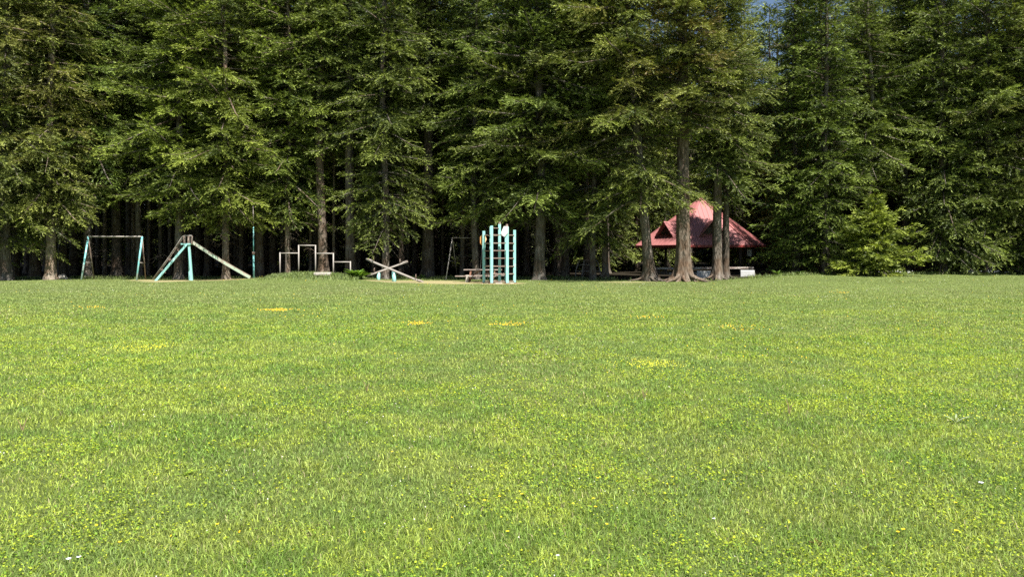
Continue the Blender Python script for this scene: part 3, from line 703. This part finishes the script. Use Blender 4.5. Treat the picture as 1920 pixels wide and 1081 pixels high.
# ------------------------------------------------------------------ shelter with the red roof
SD = 62.0; s = SD/F
sh = thing('shelter', (X(1314, SD), SD, TZ(X(1314, SD), SD)), 'open timber shelter with pointed red sheet metal roof behind the big trees', 'shelter')
bz = TZ(X(1314, SD), SD); eave = Z(460, SD)-bz; apex = Z(371, SD)-bz; RR = 122*s
hexv = [Vector((RR*math.sin(math.radians(30+60*k)), -RR*math.cos(math.radians(30+60*k)), eave)) for k in range(6)]
A = Vector((0, 0, apex)); mb = MB(); th = .09
for k in range(6):
    p, q = hexv[k-1], hexv[k]
    dn = Vector((0, 0, -th)); mb.face_add([A, p, q, A+dn, p+dn, q+dn], [(0, 1, 2), (3, 5, 4), (1, 4, 5, 2)])
roof = mb.build('roof', M_ROOF, sh)
mb = MB()
for k in range(6):   # standing seams and hip caps
    p, q = hexv[k-1], hexv[k]; mid = (p+q)/2; fn = (q-p).cross(A-p).normalized(); 
    if fn.z < 0: fn = -fn
    ns = 15
    for i in range(1, ns):
        f = i/ns; b0 = p.lerp(q, f); g_ = 1-abs(2*f-1); top = b0+(A-mid)*g_ if True else A
        if g_ > .02: mb.beam(b0+fn*.012, top+fn*.012-(A-mid)*.004, .03, .03, fn)
mb.build('seam', M_ROOF, roof)
mb = MB()
for k in range(6): mb.beam(hexv[k]+Vector((0, 0, .03)), A+Vector((0, 0, .03)), .14, .05)
mb.build('hip_cap', M_ROOF, roof)
mb = MB()
for k in range(6):
    p, q = hexv[k-1], hexv[k]; o_ = ((p+q)/2); o_.z = 0; o_.normalize(); mb.beam(p+o_*.03+Vector((0, 0, -.10)), q+o_*.03+Vector((0, 0, -.10)), .04, .16)
mb.build('fascia', M_TRIM, roof)
for k, kk in ((0, 0), (5, 1)):      # two small gablets: front face and front-left face
    p, q = hexv[k-1], hexv[k]; mid = (p+q)/2; out = Vector((mid.x, mid.y, 0)).normalized(); side = Vector((-out.y, out.x, 0))
    slope = (apex-eave)/Vector((mid.x, mid.y, 0)).length; rmid = Vector((mid.x, mid.y, 0)).length
    r1 = rmid*.80; zb = eave+(rmid-r1)*slope; hh = 1.10; hw = .98
    zt = zb+hh; r2 = rmid-(zt-eave)/slope
    Fa = out*r1+side*(-hw)+Vector((0, 0, zb-.0)); Fb_ = out*r1+side*hw+Vector((0, 0, zb)); Ft = out*r1+Vector((0, 0, zt)); Bk = out*r2+Vector((0, 0, zt))
    ov = out*.28
    dm = MB(); t2 = Vector((0, 0, -.06))
    for e in (Fa, Fb_):
        e2 = e+(e-Ft)*.10
        dm.face_add([Ft+ov, e2+ov, e2, Bk, Ft+ov+t2, e2+ov+t2, e2+t2, Bk+t2], [(0, 1, 2, 3), (4, 7, 6, 5), (0, 4, 5, 1), (1, 5, 6, 2)])
    do = dm.build('dormer', M_ROOF, roof)
    MB().face_add([Fa-out*.1+side*.06, Fb_-out*.1-side*.06, Ft-out*.1-Vector((0, 0, .06))], [(0, 1, 2)]).build('vent', M_DARKWOOD, roof)
for k in range(6):
    h = hexv[k]; b0 = Vector((h.x*.80, h.y*.80, -.1)); MB().beam(b0, Vector((b0.x, b0.y, eave+.55)), .2, .2, (0, 1, 0)).build('post', M_DARKWOOD, sh, .02)
mb = MB()
for k in range(6):
    p, q = hexv[k-1]*.80, hexv[k]*.80; p = Vector((p.x, p.y, eave+.12)); q = Vector((q.x, q.y, eave+.12)); mb.beam(p, q, .12, .2)
mb.build('ring_beam', M_DARKWOOD, sh)
fl = MB(); fl.tube([(0, 0, -.2), (0, 0, .06)], [RR*.86]*2, 6); fl.build('floor_slab', M_CONCD, sh)
mb = MB().box((RR*.62, -RR*.62+1.1, 1.55), (.36, .05, .5)); mb.build('notice_board', M_CONC, sh, .01)
# white blocks and the rail on them
bd = 50.6
for (p0, p1, y0, y1, lab) in [(1307, 1341, 508, 518.5, 'white concrete block partly hidden behind the twin trunks'), (1389, 1414, 506.5, 519.5, 'white concrete block standing free at the right of the shelter')]:
    x0, x1 = X(p0, bd), X(p1, bd); zt = Z(y0, bd); zb = TZ((x0+x1)/2, bd)-.12
    o = MB().box((0, 0, (zt-zb)/2), (x1-x0, .85, zt-zb), Matrix.Rotation(-.28, 3, 'Z')).build('concrete_block', M_CONC, None, .02)
    o.location = ((x0+x1)/2, bd, zb); tag(o, lab, 'block', 'white blocks in front of the shelter')
x0, x1 = X(1228, 51.6), X(1412, 51.6); zt = Z(503, 51.6); zg = TZ((x0+x1)/2, 51.6)
rl = thing('rail', ((x0+x1)/2, 51.6, zg), 'long low weathered timber rail in front of the shelter', 'rail')
MB().beam((x0-(x0+x1)/2, 0, zt-zg), (x1-(x0+x1)/2, 0, zt-zg+.04), .28, .13).build('plank', M_WOOD, rl, .01)
for f in (-.48, -.16, .16, .48): MB().beam(((x1-x0)*f, 0, -.15), ((x1-x0)*f, 0, zt-zg-.06), .14, .14, (0, 1, 0)).build('post', M_DARKWOOD, rl)

# ------------------------------------------------------------------ playground
def pt(px, py, d): return Vector((X(px, d), d, Z(py, d)))
def rel(o, v): return Vector(v)-Vector(o.location)
# swing frame
D0 = 47.4; o = thing('swing_frame', (X(213, D0), D0, TZ(X(213, D0), D0)), 'worn turquoise empty swing frame at the left of the playground', 'swing frame')
TLp, TRp = pt(165.5, 443.5, D0+.25), pt(266.5, 443.5, D0-.25)
MB().tube([rel(o, TLp), rel(o, TRp)], .045, 10).build('top_bar', M_WHITEP, o, smooth_=True)
legs = [(TLp, 152, 47.0), (TRp, 255.5, 46.6), (TLp, 177, 48.6), (TRp, 273.5, 48.2)]
fe = []
for i, (tp, px, dd) in enumerate(legs):
    ft = Vector((X(px, dd), dd, TZ(X(px, dd), dd)-.1)); fe.append((tp, ft))
    MB().tube([rel(o, tp), rel(o, ft)], .055 if i < 2 else .038, 10).build('leg', M_TURQ_W if i < 2 else M_RUST, o, smooth_=True)
for a, b in ((0, 2), (1, 3)):
    p = fe[a][0].lerp(fe[a][1], .575); q = fe[b][0].lerp(fe[b][1], .59); MB().tube([rel(o, p), rel(o, q)], .03, 8).build('brace', M_WHITEP, o, smooth_=True)
# slide
D0 = 46.6; o = thing('slide', (X(355, D0), D0, TZ(X(355, D0), D0)), 'turquoise playground slide with steep ladder and long pale green chute', 'slide')
R_ = lambda *a: rel(o, pt(*a))
for dd, w_ in ((45.9, .13), (46.9, .10)):
    MB().beam(R_(350, 458, dd), R_(290.5 if dd < 46 else 296, 528 if dd < 46 else 524, dd), .06, w_ if dd < 46 else .08).build('ladder_rail', M_TURQ, o)
a0, a1 = (350, 458), (292, 527)
for i in range(1, 11):
    f = i/11.; px, py = a0[0]+(a1[0]-a0[0])*f, a0[1]+(a1[1]-a0[1])*f
    MB().tube([R_(px, py, 45.9), R_(px+1.5, py-1, 46.9)], .022, 6).build('rung', M_TURQ, o)
for dd, dx in ((45.9, 0), (46.9, 3)):
    MB().tube([R_(286+dx, 523, dd), R_(315+dx, 484, dd), R_(342+dx, 443, dd), R_(347, 441.5, dd), R_(359.5, 441.5, dd), R_(360.5, 446, dd), R_(361, 457, dd)], .028, 8).build('handrail', M_WHITEP if dd < 46 else M_RUST, o, smooth_=True)
    for f in (.25, .5, .75): px, py = 342-56*f, 443+80*f; MB().tube([R_(px+dx, py, dd), R_(px+8+dx, py+9, dd)], .018, 6).build('baluster', M_RUST, o)
for px in (345, 353, 360): MB().tube([R_(px, 442, 45.92), R_(px, 457, 45.92)], .05, 6).build('upright', M_RUST, o)
for px in (347, 356): MB().tube([R_(px, 442, 46.88), R_(px, 457, 46.88)], .04, 6).build('upright', M_RUST, o)
c0 = R_(354, 457.5, 46.4); MB().box(c0, (.56, 1.05, .09)).build('platform', M_TURQ, o, .01)
for dd, px in ((46.0, 360), (46.8, 356.5)):
    e = Vector((X(px, dd), dd, TZ(X(px, dd), dd)-.1)); MB().beam(R_(354.5, 459, dd), rel(o, e), .11, .11, (0, 1, 0)).build('support_post', M_TURQ, o)
top, bot = (361, 455), (469, 521)
def cp(f, dd, up=0): 
    return rel(o, pt(top[0]+(bot[0]-top[0])*f, top[1]+(bot[1]-top[1])*f+(2.0*math.sin(math.pi*f)), dd+.5*f))+Vector((0, 0, up))
bedm = MB(); fr = MB(); bk = MB(); K = 9
for i in range(K):
    f0, f1 = i/K, (i+1)/K
    bedm.beam((cp(f0, 45.95)+cp(f0, 46.5))/2, (cp(f1, 45.95)+cp(f1, 46.5))/2, .50, .03)
    fr.beam(cp(f0, 45.95, .03), cp(f1, 45.95, .03), .05, .16); bk.beam(cp(f0, 46.5, .05), cp(f1, 46.5, .05), .05, .20)
bedm.build('chute_bed', M_CHUTE, o); fr.build('chute_side', M_GREENW, o); bk.build('chute_side', M_CHUTE, o)
# thin pole
dd = 47.3; o = thing('pole', (X(476, dd), dd, TZ(X(476, dd), dd)), 'tall slim turquoise pole right of the slide', 'pole')
zb = -.1; MB().tube([(0, 0, zb), rel(o, pt(475.4, 474, dd))], .052, 10).build('lower_tube', M_POLE, o, smooth_=True)
MB().tube([rel(o, pt(475.4, 477, dd)), rel(o, pt(475.4, 472, dd))], .085, 10).build('collar', M_RUST, o, smooth_=True)
MB().tube([rel(o, pt(475.4, 474, dd)), rel(o, pt(475.1, 425, dd))], .034, 8).build('middle_tube', M_POLE, o, smooth_=True)
MB().tube([rel(o, pt(475.1, 425, dd)), rel(o, pt(474.6, 385, dd))], .024, 8).build('upper_tube', M_DARKPIPE, o, smooth_=True)
# stepped horizontal bars
D0 = 46.2; o = thing('horizontal_bars', (X(590, D0), D0, TZ(X(590, D0), D0)), 'pale stepped set of four horizontal exercise bars on the mound', 'exercise bars')
tops = [(525, 474), (560, 460), (591.5, 460), (625, 475), (657, 490.5)]
for px, py in tops:
    x = X(px, D0); MB().tube([rel(o, Vector((x, D0, TZ(x, D0)-.2))), rel(o, pt(px, py-1, D0))], .04, 8).build('post', M_WHITEP, o, smooth_=True)
for a, b, y in ((525, 560, 474.5), (560, 591.5, 460), (591.5, 625, 475), (625, 657, 491)):
    MB().tube([rel(o, pt(a, y, D0)), rel(o, pt(b, y, D0))], .034, 8).build('bar', M_WHITEP, o, smooth_=True)
o = MB().tube([(0, 0, -.1), (.01, 0, Z(474, 46.8)-TZ(X(536, 46.8), 46.8))], .014, 6).build('thin_rod', M_DARKPIPE); o.location = (X(536, 46.8), 46.8, TZ(X(536, 46.8), 46.8)); tag(o, 'very thin dark upright rod behind the leftmost bar', 'rod')
dd = 45.0; o = MB().box((0, 0, .06), (.95, .6, .16), Matrix.Rotation(.1, 3, 'Z')).box((-.25, 0, -.08), (.3, .4, .2)).build('flat_stone', M_STONE, None, .02); o.location = (X(605, dd), dd, Z(513, dd)-.06); tag(o, 'flat pale stone slab on the mound beside the bars', 'stone')
dd = 48.4; o = MB().tube([(-.25, 0, 0), (-.1, .02, .12), (.08, 0, .16), (.3, 0, .02)], [.12, .2, .18, .08], 8).build('rock', M_STONE, smooth_=True); o.location = (X(117, dd), dd, TZ(X(117, dd), dd)); tag(o, 'small pale rock beside the sunlit trunk on the left', 'rock')
# seesaws
def seesaw(D0, d1, a, b, px, label, pw):
    """plank from pixel a to pixel b, pivot post at px"""
    f = (px-a[0])/(b[0]-a[0]); dm = D0+(d1-D0)*f
    o = thing('seesaw', (X(px, dm), dm, TZ(X(px, dm), dm)), label, 'seesaw', 'crossed seesaws')
    A_, B_ = rel(o, pt(*a, D0)), rel(o, pt(*b, d1)); pl = MB().beam(A_, B_, .22, .07).build('plank', M_WHITEP, o, .008)
    zt = A_.lerp(B_, f).z-.06
    MB().tube([(0, 0, -.2), (0, 0, zt)], [pw, pw*.95], 14).build('base_post', M_TURQ, o, smooth_=True)
    MB().tube([(-.02, -.2, zt+.03), (-.02, .2, zt+.03)], .035, 8).build('pivot', M_RUST, o)
    u = (B_-A_).normalized()
    for e, s_ in ((A_, 1), (B_, -1)):
        c_ = e+u*s_*.48; h = .30
        pts = [c_+Vector((0, -.13, 0)), c_+Vector((0, -.14, h*.8)), c_+Vector((0, -.08, h)), c_+Vector((0, .08, h)), c_+Vector((0, .14, h*.8)), c_+Vector((0, .13, 0))]
        MB().tube(pts, .014, 6).build('handle', M_RUST, o, smooth_=True)
        MB().beam(e+u*s_*.02+Vector((0, 0, .05)), e+u*s_*.34+Vector((0, 0, .05)), .26, .03).build('seat', M_WOOD, o)
seesaw(45.2, 43.8, (688, 486), (793, 529.5), 739, 'front seesaw sloping down to the right with thick turquoise post', .13)
seesaw(45.6, 46.6, (688, 517), (764, 490), 709.5, 'rear seesaw rising to the right with small turquoise post', .11)
# old swing frame in the shade
D0 = 50.0; o = thing('old_swing_frame', (X(866, D0), D0, TZ(X(866, D0), D0)), 'old dull brown swing frame in the shade left of the climbing tower', 'swing frame')
a, b = pt(848, 445.5, D0-1.5), pt(905, 446, D0-.9)
MB().tube([rel(o, a), rel(o, b)], .035, 8).build('top_bar', M_DARKPIPE, o, smooth_=True)
for tp, px, dd in ((a, 835.5, 47.4), (a, 858, 50.6), (b, 899, 48.5), (b, 916, 51)):
    x = X(px, dd); MB().tube([rel(o, tp), rel(o, Vector((x, dd, TZ(x, dd)-.1)))], .032, 8).build('leg', M_WHITEP if px == 835.5 else M_DARKPIPE, o, smooth_=True)
MB().tube([rel(o, a.lerp(Vector((X(835.5, 47.4), 47.4, 0)), .55)), rel(o, a.lerp(Vector((X(858, 50.6), 50.6, 0)), .58))], .022, 6).build('brace', M_DARKPIPE, o)
# picnic table
D0 = 44.6; xc = (X(870, D0)+X(941, D0))/2; o = thing('picnic_table', (xc, D0, TZ(xc, D0)), 'weathered timber picnic table with bench behind the climbing tower', 'picnic table')
zt = Z(505.5, D0)-o.location.z; hw = (X(941, D0)-X(870, D0))/2
for k in range(4): MB().box((0, -.3+k*.2, zt), (hw*2, .185, .05)).build('top_board', M_WOOD, o, .006)
zs_ = Z(517.5, D0-.75)-o.location.z
for sy, x_off in ((-.78, -.38), (.78, .1)):
    MB().box((x_off, sy, zs_), (hw*2+.15, .26, .055)).build('bench_seat', M_WOOD, o, .006)
for sx in (-.62, .62):
    for sg in (-1, 1): MB().beam((sx*hw, -.28*sg, zt-.03), (sx*hw-.1, -.62*sg, -.08), .10, .09, (1, 0, 0)).build('leg', M_REDWOOD, o)
    MB().beam((sx*hw-.05, -.9, zs_-.06), (sx*hw-.05, .9, zs_-.06), .08, .11).build('cross_bar', M_REDWOOD, o)
    MB().beam((sx*hw*.95, 0, zs_-.02), (sx*hw*.2, 0, zt-.03), .07, .07, (0, 1, 0)).build('strut', M_REDWOOD, o)
x_ = X(876, 43.7); ob = MB().box((0, 0, .2), (.16, .06, .44), Matrix.Rotation(.14, 3, 'Y')).build('wood_offcut', M_STONE, None, .01); ob.location = (x_, 43.7, TZ(x_, 43.7)); tag(ob, 'pale upright board leaning at the left end of the picnic table', 'board')
# hexagonal climbing tower
D0 = 42.3; cx = X(936, D0); bz = TZ(cx, D0); o = thing('climbing_tower', (cx, D0, bz), 'tall turquoise hexagonal climbing tower of ladders with orange and white boards', 'climbing frame')
s = D0/F; RT = 28.8*s; base = .0
cor = [Vector((RT*math.cos(math.radians(60*k)), RT*math.sin(math.radians(60*k)), 0)) for k in range(6)]
topz = {0: 431, 3: 433, 1: 425, 2: 424, 4: 424, 5: 426}
for k in range(6):
    h = Z(topz[k], D0)-bz; p = cor[k]; off_ = Vector((-.05 if k in (1, 2) else .03, 0, 0)) if k not in (0, 3) else Vector()
    MB().beam(p+off_+Vector((0, 0, .0)), p+off_+Vector((0, 0, h)), .15, .13, (0, 1, 0)).build('post', M_TURQ, o, .012)
MB().beam((.02, 0, 0), (.02, 0, Z(420, D0)-bz), .15, .13, (0, 1, 0)).build('centre_post', M_TURQ, o, .012)
lv = [441, 456, 470, 484, 499, 513, 527]
for y in lv:
    z = Z(y, D0)-bz
    for k in range(6):
        p, q = cor[k], cor[(k+1) % 6]; MB().tube([p+Vector((0, 0, z)), q+Vector((0, 0, z))], .026, 6).build('rung', M_RUST, o)
    if y in (441, 470, 499): 
        for k in (1, 4): MB().tube([cor[k]+Vector((0, 0, z+.02)), cor[(k+3) % 6]*0+Vector((0, 0, z+.02))], .02, 6).build('rung', M_RUST, o)
z = Z(428, D0)-bz; MB().tube([cor[4]+Vector((0, 0, z)), Vector((.02, 0, z))], .024, 6).build('rung', M_RUST, o)
for p in (Vector((.02, 0, Z(420, D0)-bz)), cor[5]+Vector((0, 0, Z(425, D0)-bz))):
    MB().tube([p, p+Vector((0.0, 0, .12))], [.075, .06], 8).build('post_cap', M_RUST, o)
MB().face_add(*(lambda P: ([P_+Vector((0, dy, 0)) for dy in (0, .03) for P_ in P], [tuple(range(6))[::-1], tuple(range(6, 12))]+[(i, (i+1) % 6, (i+1) % 6+6, i+6) for i in range(6)]))(
    [Vector(((px-936)*s, -RT*.866-.12, Z(py, D0)-bz)) for px, py in ((941, 441), (940, 436), (945, 425), (953, 425), (953, 437), (946, 444.5))])).build('white_board', M_WPANEL, o)
MB().face_add(*(lambda P: ([P_+Vector((0, dy, 0)) for dy in (0, .03) for P_ in P], [tuple(range(7))[::-1], tuple(range(7, 14))]+[(i, (i+1) % 7, (i+1) % 7+7, i+7) for i in range(7)]))(
    [Vector(((px-936)*s, .09, Z(py, D0)-bz)) for px, py in ((900, 455), (900, 444), (903, 440), (910, 442), (912.5, 448), (910, 454), (903, 460))])).build('orange_board', M_ORANGE, o)
for k in range(6):
    p = cor[k]; MB().box(p+Vector((0, 0, -.02)), (.26, .26, .12)).build('footing', M_REDWOOD, o, .01)
for k in (3, 4, 5):
    p, q = cor[k], cor[(k+1) % 6]; m_ = (p+q)/2
    MB().beam(p.lerp(q, .28)+Vector((0, 0, 0.0)), p.lerp(q, .72)+Vector((0, 0, 0.0)), .2, .10).build('sill_block', M_STONE, o, .01)
# climbing dome in the shade
D0 = 51.5; cx = X(1102.5, D0); bz = TZ(cx, D0); o = thing('climbing_dome', (cx, D0, bz), 'dark pipe climbing dome in the shade under the trees', 'climbing frame')
s = D0/F; prof = [(17, 487.5), (21, 496), (24.5, 508), (25, 520)]; n = 8
ring = lambda r, y: [Vector((r*s*math.cos(2*math.pi*(k+.3)/n), r*s*math.sin(2*math.pi*(k+.3)/n), Z(y, D0)-bz)) for k in range(n)]
rings = [ring(*p) for p in prof]
for k in range(n):
    MB().tube([r_[k]-(Vector((0, 0, .1)) if i == 3 else Vector()) for i, r_ in enumerate(rings)], .026, 6).build('rib', M_WHITEP if k in (4, 5) else M_DARKPIPE, o, smooth_=True)
for i in (0, 1, 2):
    MB().tube(rings[i]+[rings[i][0]], .022, 6).build('hoop', M_RUST if i == 0 else M_DARKPIPE, o)
